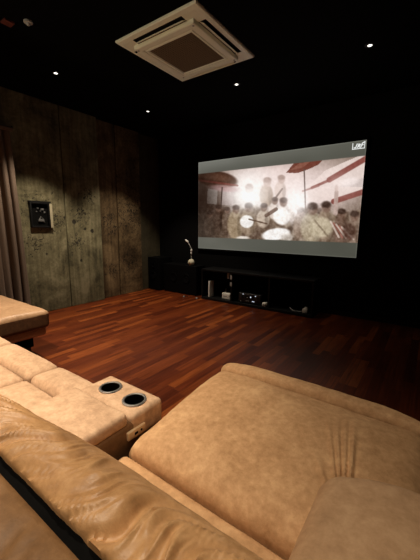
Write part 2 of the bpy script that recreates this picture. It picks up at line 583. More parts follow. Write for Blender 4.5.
def paint():
    """the projected film picture, painted on a grid in screen-plane coordinates (u 0..334, v 0..172)"""
    W, H = 356, 200
    u = np.linspace(0, 1, W)[None, :] * np.ones((H, 1))
    v = np.linspace(0, 1, H)[:, None] * np.ones((1, W))
    # work in traced picture units: x 0..360, y 30..285 (perspective removed)
    # homography of the four screen corners in the traced sketch
    src = [(0, 0), (1, 0), (1, 1), (0, 1)]
    dst = [(19, 73), (389, 27), (368, 283), (19, 261)]
    A, b = [], []
    for (a, c), (x, y) in zip(src, dst):
        A.append([a, c, 1, 0, 0, 0, -a * x, -c * x]); b.append(x)
        A.append([0, 0, 0, a, c, 1, -a * y, -c * y]); b.append(y)
    h = np.linalg.solve(np.array(A, float), np.array(b, float))
    w = h[6] * u + h[7] * v + 1
    X = (h[0] * u + h[1] * v + h[2]) / w
    Y = (h[3] * u + h[4] * v + h[5]) / w
    img = np.zeros((H, W, 3))
    img[:] = (118, 100, 84)

    def blend(mask, col):
        m = np.clip(mask, 0, 1)[..., None]
        img[:] = img * (1 - m) + np.array(col, float) * m

    def ell(cx, cy, rx, ry, col, a=1.0, soft=.25, rot=0):
        c, s = math.cos(math.radians(rot)), math.sin(math.radians(rot))
        dx, dy = X - cx, Y - cy
        p, q = (dx * c + dy * s) / rx, (-dx * s + dy * c) / ry
        d = np.sqrt(p * p + q * q)
        blend(a * smooth01((1 + soft - d) / (2 * soft)), col)

    def glow(cx, cy, rx, ry, col, a):
        blend(a * np.exp(-(((X - cx) / rx) ** 2 + ((Y - cy) / ry) ** 2)), col)

    def line(x0, y0, x1, y1, wd, col, a=1.0):
        dx, dy = x1 - x0, y1 - y0
        t = np.clip(((X - x0) * dx + (Y - y0) * dy) / (dx * dx + dy * dy), 0, 1)
        d = np.hypot(X - x0 - t * dx, Y - y0 - t * dy)
        blend(a * smooth01((wd - d) / 1.6 + .5), col)

    def poly(pts, col, a=1.0):
        inside = np.zeros(X.shape, bool)
        n = len(pts)
        for i in range(n):
            (x0, y0), (x1, y1) = pts[i], pts[(i + 1) % n]
            if y0 == y1:
                continue
            c = ((y0 > Y) != (y1 > Y)) & (X < (x1 - x0) * (Y - y0) / (y1 - y0) + x0)
            inside ^= c
        blend(inside * a, col)
    rs = np.random.RandomState(7)
    # sky haze of the film scene
    glow(190, 110, 150, 62, (226, 200, 196), 1.0)
    glow(300, 130, 80, 50, (225, 205, 200), .9)
    glow(135, 140, 55, 48, (252, 252, 250), 1.0)
    glow(235, 160, 45, 50, (250, 240, 240), .95)
    glow(30, 160, 45, 60, (74, 54, 44), .9)
    poly([(40, 130), (62, 133), (60, 165), (38, 163)], (190, 185, 180), .7)
    poly([(72, 133), (100, 138), (96, 168), (70, 166)], (205, 190, 190), .6)
    # parasol on the left
    ell(60, 110, 46, 18, (86, 54, 40), 1, .12, 8)
    ell(52, 104, 34, 8, (120, 78, 58), .7, .4, 8)
    ell(78, 130, 34, 7, (198, 150, 152), .75, .4, 6)
    line(22, 112, 106, 124, 2.2, (140, 60, 52), .8)
    line(72, 128, 69, 182, 1.3, (70, 52, 46))
    # canopy on the right
    poly([(262, 128), (300, 92), (389, 55), (389, 130), (300, 165), (262, 160)], (232, 214, 208), .85)
    line(270, 130, 312, 112, 3, (150, 70, 62), .85)
    line(308, 113, 390, 66, 6, (146, 62, 54), .9)
    line(250, 137, 285, 126, 2, (170, 110, 104), .8)
    line(318, 160, 390, 137, 6, (150, 66, 58), .85)
    poly([(330, 128), (389, 106), (389, 130), (345, 128)], (190, 178, 176), .7)
    ell(350, 118, 20, 9, (240, 228, 226), .8, .5, -15)
    # parasol in the middle
    poly([(213, 97), (232, 74), (262, 66), (296, 68), (284, 80), (262, 90), (238, 98)], (128, 62, 48), 1)
    poly([(222, 92), (240, 78), (268, 72), (250, 86)], (160, 96, 76), .7)
    line(253, 90, 257, 190, 1.4, (96, 76, 70))
    # dark mass of the crowd
    low = smooth01((Y - (188 + 8 * np.sin(X * .09) + 6 * np.sin(X * .23))) / 14)
    blend(low * .8, (112, 92, 74))
    for k in range(150):
        x = rs.uniform(20, 380)
        y = rs.uniform(178, 246)
        r = rs.uniform(4, 9)
        c = rs.choice([0, 1, 2, 3])
        col = [(78, 58, 46), (146, 124, 100), (176, 160, 140), (98, 76, 60)][c]
        ell(x, y, r, r * rs.uniform(.9, 1.6), col, .6, .4, rs.uniform(-30, 30))
    glow(28, 220, 55, 60, (66, 50, 40), .75)
    # people: (head x, y, r, body colour, body rx, ry)
    P_ = [(132, 131, 10, (226, 206, 198), 0, 0), (172, 117, 10, (170, 140, 112), 15, 24), (203, 111, 9, (214, 190, 176), 13, 20),
          (45, 186, 8, (96, 76, 62), 12, 24), (64, 174, 8, (88, 68, 56), 12, 24), (84, 178, 7, (110, 90, 74), 10, 22),
          (103, 176, 9, (168, 146, 112), 17, 32), (131, 172, 10, (156, 134, 108), 18, 28), (165, 172, 9, (200, 182, 160), 14, 20),
          (189, 158, 8, (222, 208, 196), 12, 18), (208, 161, 10, (232, 226, 220), 18, 22), (246, 182, 9, (150, 126, 106), 14, 28),
          (272, 176, 13, (178, 164, 132), 24, 34), (302, 172, 12, (150, 128, 104), 18, 34), (336, 186, 10, (120, 92, 76), 16, 34), (364, 192, 11, (140, 116, 98), 16, 34)]
    for (x, y, r, c, bx, by) in P_:
        if bx:
            ell(x - 2, y + r + by * .8, bx, by, c, .92, .16)
            ell(x + bx * .45, y + r + by * .9, bx * .3, by * .8, tuple(q * .7 for q in c), .6, .4)
    for (x, y, r, c, bx, by) in P_:
        ell(x, y, r * .85, r * 1.05, (124, 94, 78) if y > 140 else (190, 158, 144), .85, .25)
        ell(x, y - r * .45, r * .9, r * .62, (60, 46, 40) if y > 140 else (150, 120, 108), .75, .35)
    ell(127, 203, 15, 14, (240, 242, 240), .95, .14)
    ell(127, 203, 9, 8, (222, 224, 222), .6, .3)
    line(132, 198, 172, 208, 1.6, (110, 86, 68))
    ell(204, 192, 19, 17, (246, 244, 240), .95, .15)
    line(170, 190, 192, 176, 4, (96, 68, 54), .8)
    line(205, 132, 190, 152, 2, (80, 60, 52), .8)
    ell(192, 231, 31, 13, (244, 246, 246), .95, .16, -8)
    ell(216, 238, 13, 9, (206, 200, 190), .8, .3)
    ell(118, 239, 14, 4, (238, 234, 224), .85, .4)
    ell(290, 216, 26, 22, (196, 184, 150), .9, .2)
    line(276, 200, 306, 236, 2, (140, 124, 98), .8)
    line(322, 186, 324, 140, 4.5, (186, 160, 150), .9)
    ell(324, 132, 4, 7, (206, 180, 170), .9, .3)
    for k in range(5):
        line(312 + k * 6, 204 + k * 3, 330 + k * 8, 238 + k * 1, 2, (158, 90, 76) if k % 2 else (206, 186, 172), .85)
    ell(352, 226, 14, 18, (84, 58, 48), .8, .3)
    glow(135, 145, 40, 34, (250, 255, 255), .85)
    glow(190, 128, 60, 30, (240, 224, 220), .45)
    glow(238, 168, 26, 36, (252, 250, 250), .85)
    glow(330, 120, 40, 22, (238, 224, 222), .35)
    glow(24, 150, 26, 80, (66, 50, 42), .55)
    # grain of detail and vignette of the projection
    n = vnoise(X / 5, Y / 5, 3) - .5
    n2 = vnoise(X / 2.2, Y / 2.2, 4) - .5
    lowa = .35 + .65 * smooth01((Y - 150) / 40)
    img += (n * 30 + n2 * 24)[..., None] * lowa[..., None]
    img += np.array((6, -3, -8))
    g_ = img.mean(axis=2, keepdims=True)
    img[:] = g_ + (img - g_) * .62
    img[:] = 128 + (img - 128) * 1.12
    img[:, :, :] *= (.70 + .30 * smooth01(u / .25))[..., None]
    # letterbox bars
    t0, t1 = .128, .866
    bar = np.array((92, 92, 84)) + (vnoise(u * 9, v * 9, 5) - .5)[..., None] * 6 + ((u - .15) * 12)[..., None] * np.array((-1, -1, -1.1))
    bm_ = (smooth01((t0 - v) / .008 + .5) + smooth01((v - t1) / .008 + .5))[..., None]
    bar = bar + 26 * np.exp(-((v[..., None] - 0) / .09) ** 2) * (1 - u[..., None] * .7)
    img[:] = img * (1 - bm_) + bar * bm_
    # thin bright rim of the projected field
    e = np.minimum(np.minimum(u * 1.78, (1 - u) * 1.78), np.minimum(v, 1 - v))
    img += (22 * np.exp(-(e / .006) ** 2))[..., None]
    img[:] = np.clip(img, 4, 255)
    return img / 255.0


def srgb2lin(c):
    return np.where(c <= .04045, c / 12.92, ((c + .055) / 1.055) ** 2.4)


img = srgb2lin(paint())
H_, W_ = img.shape[:2]
vs = [(SX0 + (SX1 - SX0) * i / (W_ - 1), SY - .003, SZ1 + (SZ0 - SZ1) * j / (H_ - 1)) for j in range(H_) for i in range(W_)]
fs = [(j * W_ + i, (j + 1) * W_ + i, (j + 1) * W_ + i + 1, j * W_ + i + 1) for j in range(H_ - 1) for i in range(W_ - 1)]
pic = MB().add(vs, fs)
mp_, nt, bs = new_mat('projected_picture')
at = N(nt, 'ShaderNodeAttribute', attribute_name='Picture')
bs.inputs['Base Color'].default_value = (0.04, 0.04, 0.04, 1)
bs.inputs['Roughness'].default_value = 0.9
bs.inputs['Specular IOR Level'].default_value = 0.0
nt.links.new(at.outputs['Color'], bs.inputs['Emission Color'])
bs.inputs['Emission Strength'].default_value = 0.95
po = pic.build('picture', mp_, scr, smooth=False)
ca = po.data.color_attributes.new('Picture', 'FLOAT_COLOR', 'POINT')
buf = np.ones((H_ * W_, 4), dtype=np.float32)
buf[:, :3] = img.reshape(-1, 3)
ca.data.foreach_set('color', buf.ravel())

# the white scribbled mark in the corner of the picture: a three-sided box round slanted letters
M_mark = emit('white_projected_mark', (0.9, 0.92, 0.9), 0.9)
mk = MB()


def stroke(pts, wd):
    for (x0, z0), (x1, z1) in zip(pts, pts[1:]):
        d = Vector((x1 - x0, 0, z1 - z0))
        n = Vector((-d.z, 0, d.x)).normalized() * wd / 2
        e = d.normalized() * wd / 2
        a, b = Vector((x0, SY - .0045, z0)) - e, Vector((x1, SY - .0045, z1)) + e
        mk.add([a + n, a - n, b - n, b + n], [(0, 1, 2, 3)])


X_ = lambda a: SX1 - .168 + a * .150       # mark box coordinates 0..1
Z_ = lambda a: SZ1 - .100 + a * .080
stroke([(X_(0), Z_(.92)), (X_(0), Z_(0)), (X_(.98), Z_(0)), (X_(.98), Z_(1.0))], .010)
stroke([(X_(.14), Z_(.2)), (X_(.26), Z_(.2)), (X_(.36), Z_(.75))], .013)           # J
stroke([(X_(.42), Z_(.2)), (X_(.50), Z_(.72)), (X_(.62), Z_(.66)), (X_(.60), Z_(.5)), (X_(.46), Z_(.46)), (X_(.60), Z_(.2))], .012)   # R
stroke([(X_(.68), Z_(.2)), (X_(.78), Z_(.78)), (X_(.97), Z_(.98))], .013)          # F
stroke([(X_(.72), Z_(.48)), (X_(.86), Z_(.54))], .012)
mk.build('corner_mark', M_mark, scr, smooth=False)

# ------------------------------------------------------------------ media console and what stands in it
CX0, CX1, CY0, CY1, CZ = -3.275, -1.292, 4.33, 4.70, .545
con = thing('media_console', 'long low black open-fronted media console below the screen', 'tv stand', ((CX0 + CX1) / 2, (CY0 + CY1) / 2, 0))
MB().box((CX0, CY0, CZ - .03), (CX1, CY1, CZ), bev=.003).build('top_board', M_satin, con)
MB().box((CX0, CY0, .0), (CX1, CY1, .045), bev=.003).build('bottom_board', M_satin, con)
MB().box((CX0 + .002, CY1 - .015, .045), (CX1 - .002, CY1, CZ - .03)).build('back_board', M_void, con, smooth=False)
for x in (CX0, CX1 - .025):
    MB().box((x, CY0, .045), (x + .025, CY1 - .015, CZ - .03)).build('side_board', M_satin, con, smooth=False)
for x in (-2.665, -1.985):
    MB().box((x, CY0, .045), (x + .024, CY1 - .015, CZ - .03)).build('divider', M_satin, con, smooth=False)

sz = .0455                                    # shelf surface
t = thing('router', 'small white router box on the shelf in the left bay of the console', 'router', (-2.80, 4.46, sz))
MB().box((-2.885, 4.40, sz), (-2.715, 4.52, sz + .105), bev=.012).build('case', M_white, t)
MB().box((-2.86, 4.398, sz + .045), (-2.775, 4.401, sz + .060)).build('front_slot', M_grey, t, smooth=False)
for x in (-2.87, -2.73):
    MB().tube([(x, 4.51, sz + .10), (x, 4.515, sz + .16)], .005).build('antenna', M_white, t)
t = MB().box((-3.145, 4.36, sz), (-3.117, 4.50, sz + .285), bev=.006).build('media_device', M_white)
tag(t, 'slim upright white device edge standing in the left bay of the console', 'device')
t = thing('av_receiver', 'black audio receiver with tiny lights in the middle bay of the console', 'receiver', (-2.33, 4.50, sz))
MB().box((-2.53, 4.37, sz + .012), (-2.13, 4.66, sz + .165), bev=.006).build('case', M_plastic, t)
for x in (-2.50, -2.18):
    MB().lathe((x + .01, 4.42, sz), [(0, 0), (.016, 0), (.016, .013), (0, .013)], 16).build('foot', M_plastic, t)
for x in (-2.47, -2.19):
    MB().lathe((x, 4.37, sz + .10), [(0, .022), (.026, .020), (.028, 0)], 24, axis='y').build('knob', M_plastic, t)
MB().box((-2.41, 4.366, sz + .085), (-2.25, 4.371, sz + .130)).build('display_window', M_satin, t, smooth=False)
dots = [(-2.44, .15), (-2.38, .045), (-2.345, .046), (-2.30, .118), (-2.265, .048), (-2.24, .046), (-2.215, .14), (-2.30, .108), (-2.36, .10), (-2.48, .03)]
for (x, z) in dots:
    MB().box((x - .007, 4.363, sz + z - .006), (x + .007, 4.366, sz + z + .006)).build('indicator_light', M_led if z > .1 or x > -2.27 else M_grey, t, smooth=False)
t = thing('remote_receiver', 'small rounded white dongle on the middle bay shelf beside the receiver', 'dongle', (-2.06, 4.40, sz))
MB().box((-2.10, 4.36, sz), (-2.03, 4.44, sz + .062), bev=.018).build('body', M_white, t)
MB().lathe((-2.065, 4.36, sz + .03), [(0, .004), (.012, .003), (.013, 0)], 16, axis='y').build('sensor_eye', M_grey, t)
t = thing('power_adapter', 'small white power adapter with a loose cable in the right bay of the console', 'power adapter', (-1.42, 4.42, sz))
MB().box((-1.455, 4.38, sz), (-1.385, 4.45, sz + .060), bev=.008).build('body', M_white, t)
MB().box((-1.430, 4.40, sz + .06), (-1.395, 4.43, sz + .085), bev=.004).build('plug', M_white, t)
MB().tube([(-1.455, 4.40, sz + .02), (-1.50, 4.385, sz + .007), (-1.56, 4.39, sz + .006), (-1.62, 4.41, sz + .012), (-1.66, 4.43, sz + .03)], .006).build('cable', M_grey, t)
for (x, z, lab) in ((-2.735, .455, 'small grey tag clipped inside the top of the left console bay'),
                    (-2.655, .452, 'upper of two grey tags stuck on the left console divider'),
                    (-2.655, .335, 'lower of two grey tags stuck on the left console divider')):
    y = CY0 - .004 if x > -2.70 else CY0 + .03
    top = CZ - .03 if z > .4 and x < -2.70 else z + .035
    t = MB().box((x - .02, y, z - .035), (x + .018, y + .0035, top), bev=.0015).build('hanging_tag', M_grey)
    tag(t, lab, 'tag', 'grey tags on the console')

# ------------------------------------------------------------------ speakers and lamp in the corner
def speaker(x0, x1, y0, y1, h, label, drivers):
    t = thing('floor_speaker', label, 'speaker', ((x0 + x1) / 2, (y0 + y1) / 2, 0))
    MB().box((x0, y0, .012), (x1, y1, h), bev=.008).build('cabinet', M_spk, t)
    for sx in (x0 + .03, x1 - .03):
        for sy in (y0 + .03, y1 - .03):
            MB().lathe((sx, sy, 0), [(0, 0), (.014, 0), (.016, .014), (0, .014)], 12).build('foot', M_plastic, t)
    for (dx, z, r) in drivers:
        MB().lathe((dx, y0, z), [(0, .002), (r * .25, .006), (r * .3, .001), (r * .8, .010), (r * .92, .013), (r, .008), (r, 0)], 32, axis='y').build('driver', M_spk, t)
    return t


speaker(-4.66, -4.34, 4.36, 4.72, .66, 'black floor speaker against the rusty slab wall in the corner', ((-4.50, .30, .075), (-4.50, .50, .045)))
speaker(-4.28, -3.46, 4.42, 4.70, .555, 'wide black speaker cabinet under the lamp with the ivory ball', ((-4.02, .31, .09), (-3.70, .31, .09)))
t = thing('gooseneck_lamp', 'small silver bent-arm lamp on an ivory ball base standing on the black cabinet', 'lamp', (-3.645, 4.50, .555))
lx, ly, lz = -3.645, 4.50, .555
MB().lathe((lx, ly, lz), [(0, 0), (.025, 0), (.048, .014), (.062, .042), (.064, .062), (.056, .090), (.034, .112), (.012, .12), (0, .12)], 32).build('ball_base', M_ivory, t)
MB().lathe((lx + .012, ly - .060, lz + .062), [(0, .006), (.010, .005), (.012, -.004)], 16, axis='y').build('switch', M_brown, t)
MB().tube([(lx + .005, ly, lz + .115), (lx + .006, ly, lz + .215)], .008).build('stem', M_grey, t)
MB().lathe((lx + .006, ly, lz + .205), [(.006, 0), (.016, .01), (.018, .03), (.012, .05), (.020, .065), (.022, .085), (.010, .11), (0, .112)], 20).build('joint', M_lampw, t)
MB().tube([(lx + .006, ly, lz + .31), (lx - .03, ly, lz + .37), (lx - .075, ly, lz + .425)], .0065).build('arm', M_grey, t)
MB().tube([(lx - .070, ly, lz + .420), (lx - .085, ly, lz + .437), (lx - .115, ly, lz + .462), (lx - .135, ly, lz + .475)], [.010, .019, .021, .013]).build('lamp_head', M_lampw, t)
for (x, y, lab) in ((-3.33, 4.27, 'tiny grey plug lying on the floor by the left end of the console'),
                    (-3.60, 4.235, 'tiny grey plug lying on the floor in front of the wide black cabinet')):
    t = thing('cable_plug', lab, 'plug', (x, y, 0), 'plugs on the floor')
    MB().box((x - .016, y - .012, 0), (x + .016, y + .012, .022), bev=.005).build('body', M_grey, t)
    MB().tube([(x + .012, y + .01, .010), (x + .03, y + .05, .006), (x + .02, y + .09, .006)], .004).build('cable', M_plastic, t)

# ------------------------------------------------------------------ wall box and curtain on the left
wx = -4.585
wb = thing('wall_electrical_box', 'black open electrical box set in the worn concrete wall beside the curtain', 'electrical box', (wx, 2.26, 1.26))
f_ = MB()
y0, y1, z0, z1 = 2.105, 2.375, 1.245, 1.595
for a, b in (((wx, y0, z0), (wx + .045, y0 + .022, z1)), ((wx, y1 - .022, z0), (wx + .045, y1, z1)),
             ((wx, y0 + .022, z0), (wx + .045, y1 - .022, z0 + .022)), ((wx, y0 + .022, z1 - .022), (wx + .045, y1 - .022, z1))):
    f_.box(a, b, bev=.003)
f_.build('frame', M_satin, wb)
MB().box((wx, y0 + .022, z0 + .022), (wx + .006, y1 - .022, z1 - .022)).build('back_plate', M_void, wb, smooth=False)
MB().box((wx, y1 + .001, z0 + .0), (wx + .047, y1 + .036, z1 - .015), bev=.002).build('wood_strip', M_wood, wb)
MB().box((wx, y0 - .01, z1 + .001), (wx + .035, y1 + .03, z1 + .018), bev=.003).build('hood', M_satin, wb)
for (y, z, a, b) in ((2.28, 1.50, .018, .014), (2.22, 1.515, .010, .009), (2.20, 1.47, .007, .007), (2.255, 1.475, .007, .007), (2.31, 1.46, .008, .012)):
    MB().box((wx + .006, y - a, z - b), (wx + .026, y + a, z + b), bev=.003).build('terminal', M_dim, wb)
MB().box((wx + .006, 2.215, 1.33), (wx + .03, 2.29, 1.365), bev=.004).build('breaker_switch', M_dim, wb)
MB().tube([(wx + .02, 2.23, 1.36), (wx + .03, 2.25, 1.40), (wx + .03, 2.27, 1.375), (wx + .02, 2.30, 1.32)], .005).build('wire', M_dim, wb)

cu = thing('curtain', 'taupe floor-length curtain in deep folds hanging at the left wall', 'curtain', (-4.40, 1.3, 0.02))
ny, nz = 260, 60
vs, fs = [], []
for j in range(nz + 1):
    tz = j / nz
    z = 2.44 - tz * 2.41
    for i in range(ny + 1):
        s = i / ny
        yr = 1.865 + .055 * tz * 1.0
        yl = .55
        y = yr + (yl - yr) * s
        ph = s * 2 * PI * 15 + .6 * math.sin(tz * 2.2 + s * 9)
        amp = .045 + .02 * math.sin(s * 23 + 1)
        x = -4.43 + amp * (math.sin(ph) + .25 * math.sin(2.3 * ph + 1)) * (.75 + .25 * tz)
        y += .014 * math.sin(ph * 1.0 + 1.2) + .03 * math.sin(s * 31) * tz * (1 - tz) * 2
        vs.append((x, y, z))
for j in range(nz):
    for i in range(ny):
        a = j * (ny + 1) + i
        fs.append((a, a + 1, a + ny + 2, a + ny + 1))
c_ = MB().add(vs, fs).build('cloth', M_curtain, cu, angle=80)
so = c_.modifiers.new('thickness', 'SOLIDIFY')
so.thickness = .004
MB().box((-4.50, .5, 2.42), (-4.36, 1.90, 2.46), bev=.006).build('heading_tape', M_curtain, cu)
rl = thing('curtain_rail', 'thin black rail carrying the taupe curtain along the left wall', 'curtain rail', (-4.43, 1.2, 2.462))
MB().tube([(-4.43, .45, 2.475), (-4.43, 1.93, 2.475)], .012).build('rod', M_plastic, rl)
MB().lathe((-4.43, 1.93, 2.475), [(0, .0), (.018, .0), (.022, .015), (0, .035)], 16, axis='y').build('finial', M_plastic, rl)
MB().box((-4.585, 1.84, 2.467), (-4.43, 1.86, 2.483)).build('bracket', M_plastic, rl, smooth=False)

# ------------------------------------------------------------------ sectional sofa in the foreground
sofa = thing('sectional_sofa', 'big tan suede sectional sofa with cup-holder console and wide chaise in the foreground', 'sofa', (-1.2, .6, 0))


def puff(a, b, k, axis=2):
    """crown the top: k at the centre, falling to the borders"""
    def d(P, Nn):
        u = (P[:, 0] - a[0]) / (b[0] - a[0]) * 2 - 1
        v = (P[:, 1] - a[1]) / (b[1] - a[1]) * 2 - 1
        w = np.clip(1 - u ** 4, 0, 1) * np.clip(1 - v ** 4, 0, 1)
        up = np.clip((P[:, 2] - (a[2] + b[2]) / 2) / ((b[2] - a[2]) / 2), 0, 1)
        P = P.copy()
        P[:, 2] += k * w * up
        P[:, 2] += (vnoise(P[:, 0] * 9 + 40, P[:, 1] * 9 + 40, 11) - .5) * .006 * up
        return P
    return d


def chaise_disp(a, b, zr, zf, folds=(), side=0.0, soften=0.0):
    def d(P, Nn):
        P = P.copy()
        u = (P[:, 0] - a[0]) / (b[0] - a[0]) * 2 - 1
        v = np.clip((P[:, 1] - a[1]) / (b[1] - a[1]), 0, 1)
        up = np.clip((P[:, 2] - a[2]) / (b[2] - a[2]), 0, 1)
        base = zr + (zf - zr) * smooth01(v * 1.15)
        crown = .022 * np.clip(1 - u ** 4, 0, 1) * (np.clip(1 - (2 * v - 1) ** 6, 0, 1) if not side else .75 + .4 * np.sin(v * PI))
        nz_ = (vnoise(P[:, 0] * 7 + 60, P[:, 1] * 7 + 60, 12) - .5) * .010 + (vnoise(P[:, 0] * 20 + 60, P[:, 1] * 20 + 60, 14) - .5) * .003
        w = 0
        for (x0, y0_, x1, y1_, h, wd) in folds:
            dx, dy = x1 - x0, y1_ - y0_
            L2 = dx * dx + dy * dy
            t = ((P[:, 0] - x0) * dx + (P[:, 1] - y0_) * dy) / L2
            tc = np.clip(t, 0, 1)
            q = np.hypot(P[:, 0] - x0 - tc * dx, P[:, 1] - y0_ - tc * dy)
            ww = wd * (.8 + .8 * tc)
            w = w + h * np.exp(-(q / ww) ** 2) * np.clip(1.05 - tc, 0, 1) ** .7
        P[:, 2] += (base - b[2] + crown + nz_ + w) * up ** 2
        # pillow-soft rear, left and right edges
        if soften:
            for dist in (P[:, 1] - a[1], P[:, 0] - a[0], b[0] - P[:, 0]):
                t_ = np.clip(1 - dist / .085, 0, 1)
                P[:, 2] -= soften * (1 - np.sqrt(np.clip(1 - t_ ** 2, 0, 1))) * up
        P[:, 1] -= side * .040 * np.clip(np.abs(u), 0, 1) ** 14 * smooth01((v - .3) / .7)
        P[:, 0] -= side * .028 * np.sign(u) * np.clip(np.abs(u), 0, 1) ** 4 * smooth01((v - .35) / .65) ** 2
        return P
    return d


# base frames under the cushions
b_ = MB()
b_.box((-2.93, .12, .06), (-1.40, .86, .27), bev=.02)
b_.box((-.90, .12, .06), (.02, .66, .30), bev=.02)
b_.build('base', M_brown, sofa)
for x, y in ((-2.85, .2), (-2.85, .78), (-1.46, .78), (-.85, .2), (-.02, .2), (-.85, .6)):
    MB().lathe((x, y, 0), [(0, 0), (.022, 0), (.028, .07), (0, .07)], 16).build('foot', M_plastic, sofa)
# seat cushions on the left, two rows of tiles, deep gaps between seats
for (x0, x1) in ((-2.925, -2.428), (-2.414, -1.798), (-1.784, -1.378)):
    for (y0, y1) in ((.14, .725), (.735, .925)):
        a, b = (x0, y0, .25), (x1, y1, .44)
        vs, fs = soft_box(a, b, .032, 5, .02, puff(a, b, .024 if y1 < .8 else .020))
        MB().add(vs, fs).build('seat_cushion', M_tan, sofa, angle=80)
# console between seats and chaise
cb = MB()
cx0, cx1 = -1.365, -.972
vs, fs = soft_box((cx0, .14, .06), (cx1, .975, .470), .032, 5, .03)
# carve nothing: the wells sit in a plate with two round openings
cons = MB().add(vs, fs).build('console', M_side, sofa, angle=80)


def plate_with_holes(x0, x1, y0, y1, z, holes, r):
    """flat top plate with round holes, split into one tile per hole"""
    mb = MB()
    n = 40
    xs = [x0] + [(holes[i][0] + holes[i + 1][0]) / 2 for i in range(len(holes) - 1)] + [x1]
    for i, (hx, hy) in enumerate(holes):
        xa, xb = xs[i], xs[i + 1]
        inner, outer = [], []
        for k in range(n):
            a = 2 * PI * k / n
            c, s = math.cos(a), math.sin(a)
            inner.append((hx + r * c, hy + r * s, z))
            tx = ((xb - hx) / c if c > 1e-9 else (xa - hx) / c if c < -1e-9 else 1e9)
            ty = ((y1 - hy) / s if s > 1e-9 else (y0 - hy) / s if s < -1e-9 else 1e9)
            t = min(tx, ty)
            outer.append((hx + t * c, hy + t * s, z))
        mb.add(inner + outer, [(k, (k + 1) % n, n + (k + 1) % n, n + k) for k in range(n)])
    return mb


# the pad rests on the console body: a shallow rounded pad, its top open at the wells
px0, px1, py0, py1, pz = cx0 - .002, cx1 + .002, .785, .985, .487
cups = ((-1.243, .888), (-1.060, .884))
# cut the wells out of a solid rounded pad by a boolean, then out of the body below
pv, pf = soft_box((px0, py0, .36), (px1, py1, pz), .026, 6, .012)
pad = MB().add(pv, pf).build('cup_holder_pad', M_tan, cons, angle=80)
cut = MB()
for (hx, hy) in cups:
    cut.lathe((hx, hy, .375), [(0, 0), (.048, 0), (.048, .2), (0, .2)], 40)
cutter = cut.build('well_cutter', M_void)
for o in (pad, cons):
    md = o.modifiers.new('wells', 'BOOLEAN')
    md.object = cutter
    md.operation = 'DIFFERENCE'
    md.solver = 'EXACT'
bpy.context.view_layer.update()
dg = bpy.context.evaluated_depsgraph_get()
for o in (pad, cons):
    me = bpy.data.meshes.new_from_object(o.evaluated_get(dg))
    o.modifiers.clear()
    o.data = me
bpy.data.objects.remove(cutter)
for (hx, hy) in cups:
    h = MB()
    h.lathe((hx, hy, pz), [(.0445, .002), (.0455, .006), (.050, .0075), (.056, .006), (.059, .001), (.059, -.002), (.0445, -.002), (.0445, .002)], 48, 0)
    h.lathe((hx, hy, pz), [(.0445, .003), (.0440, -.085), (0, -.088)], 48, 1)
    h.build('cup_holder', [M_chrome, M_void], cons)
lv, lf = soft_box((cx0 - .008, .40, .448), (cx1 - .002, .778, .507), .020, 5, .02,
                  puff((cx0, .40, .448), (cx1, .78, .497), .008))
MB().add(lv, lf).build('lid', M_tan, cons, angle=80)
# control plate with a socket and a button, on the console's right side
xp = cx1
cp = MB()
cp.box((xp - .004, .762, .388), (xp + .012, .860, .426), bev=.004)
cp.build('control_plate', M_plate, cons)
MB().box((xp + .012, .796, .401), (xp + .0135, .814, .412)).lathe((xp + .012, .834, .407), [(.005, 0), (.005, .002), (0, .0025)], 16, axis='x').build('socket', M_void, cons)

# the wide chaise
ca0, cb0 = (-.935, .732, .22), (.075, 1.515, .47)
folds = ((-.172, .96, -.280, 1.27, .013, .0085), (-.158, .96, -.243, 1.26, .014, .008), (-.146, .97, -.218, 1.31, .012, .0075),
         (-.132, .97, -.182, 1.30, .014, .0085), (-.205, .95, -.270, 1.05, .009, .010),
         (-.165, .96, -.262, 1.24, -.009, .006), (-.152, .96, -.230, 1.26, -.009, .006), (-.139, .97, -.200, 1.27, -.010, .006), (-.118, .97, -.158, 1.22, -.008, .007))
cm0, cm1 = ca0, (cb0[0], 1.408, cb0[2])
vs, fs = soft_box(cm0, cm1, .016, 5, .0042, chaise_disp(cm0, cm1, .432, .488, folds, 0.0, .050))
MB().add(vs, fs).build('chaise_cushion', M_chaise, sofa, angle=80)
cr0, cr1 = (ca0[0], 1.412, .235), cb0
vs, fs = soft_box(cr0, cr1, .030, 7, .012, chaise_disp(cr0, cr1, .494, .494, (), 1.0))
MB().add(vs, fs).build('chaise_front_roll', M_chaise, sofa, angle=80)
# lower seat strip behind the chaise cushion
a, b = (-.94, .16, .20), (-.195, .726, .378)
vs, fs = soft_box(a, b, .03, 5, .02, puff(a, b, .012))
MB().add(vs, fs).build('rear_seat', M_chaise, sofa, angle=80)
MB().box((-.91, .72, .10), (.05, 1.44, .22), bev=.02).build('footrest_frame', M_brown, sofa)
# armrest at the right end
a, b = (-.186, .10, .06), (.225, .840, .610)


def arm_disp(P, Nn):
    P = P.copy()
    u = (P[:, 0] - a[0]) / (b[0] - a[0])
    up = np.clip((P[:, 2] - .3) / .3, 0, 1)
    s = np.sin(np.clip(u, 0, 1) * PI)
    P[:, 2] += .030 * s * up
    P[:, 1] += .060 * np.sin(np.clip(u, 0, 1) * PI * .75) * smooth01((P[:, 1] - .45) / .3) * up
    P[:, 2] += (vnoise(P[:, 0] * 10 + 60, P[:, 1] * 10 + 60, 21) - .5) * .010 * up
    return P


vs, fs = soft_box(a, b, .055, 8, .02, arm_disp)
MB().add(vs, fs).build('armrest', M_arm, sofa, angle=80)


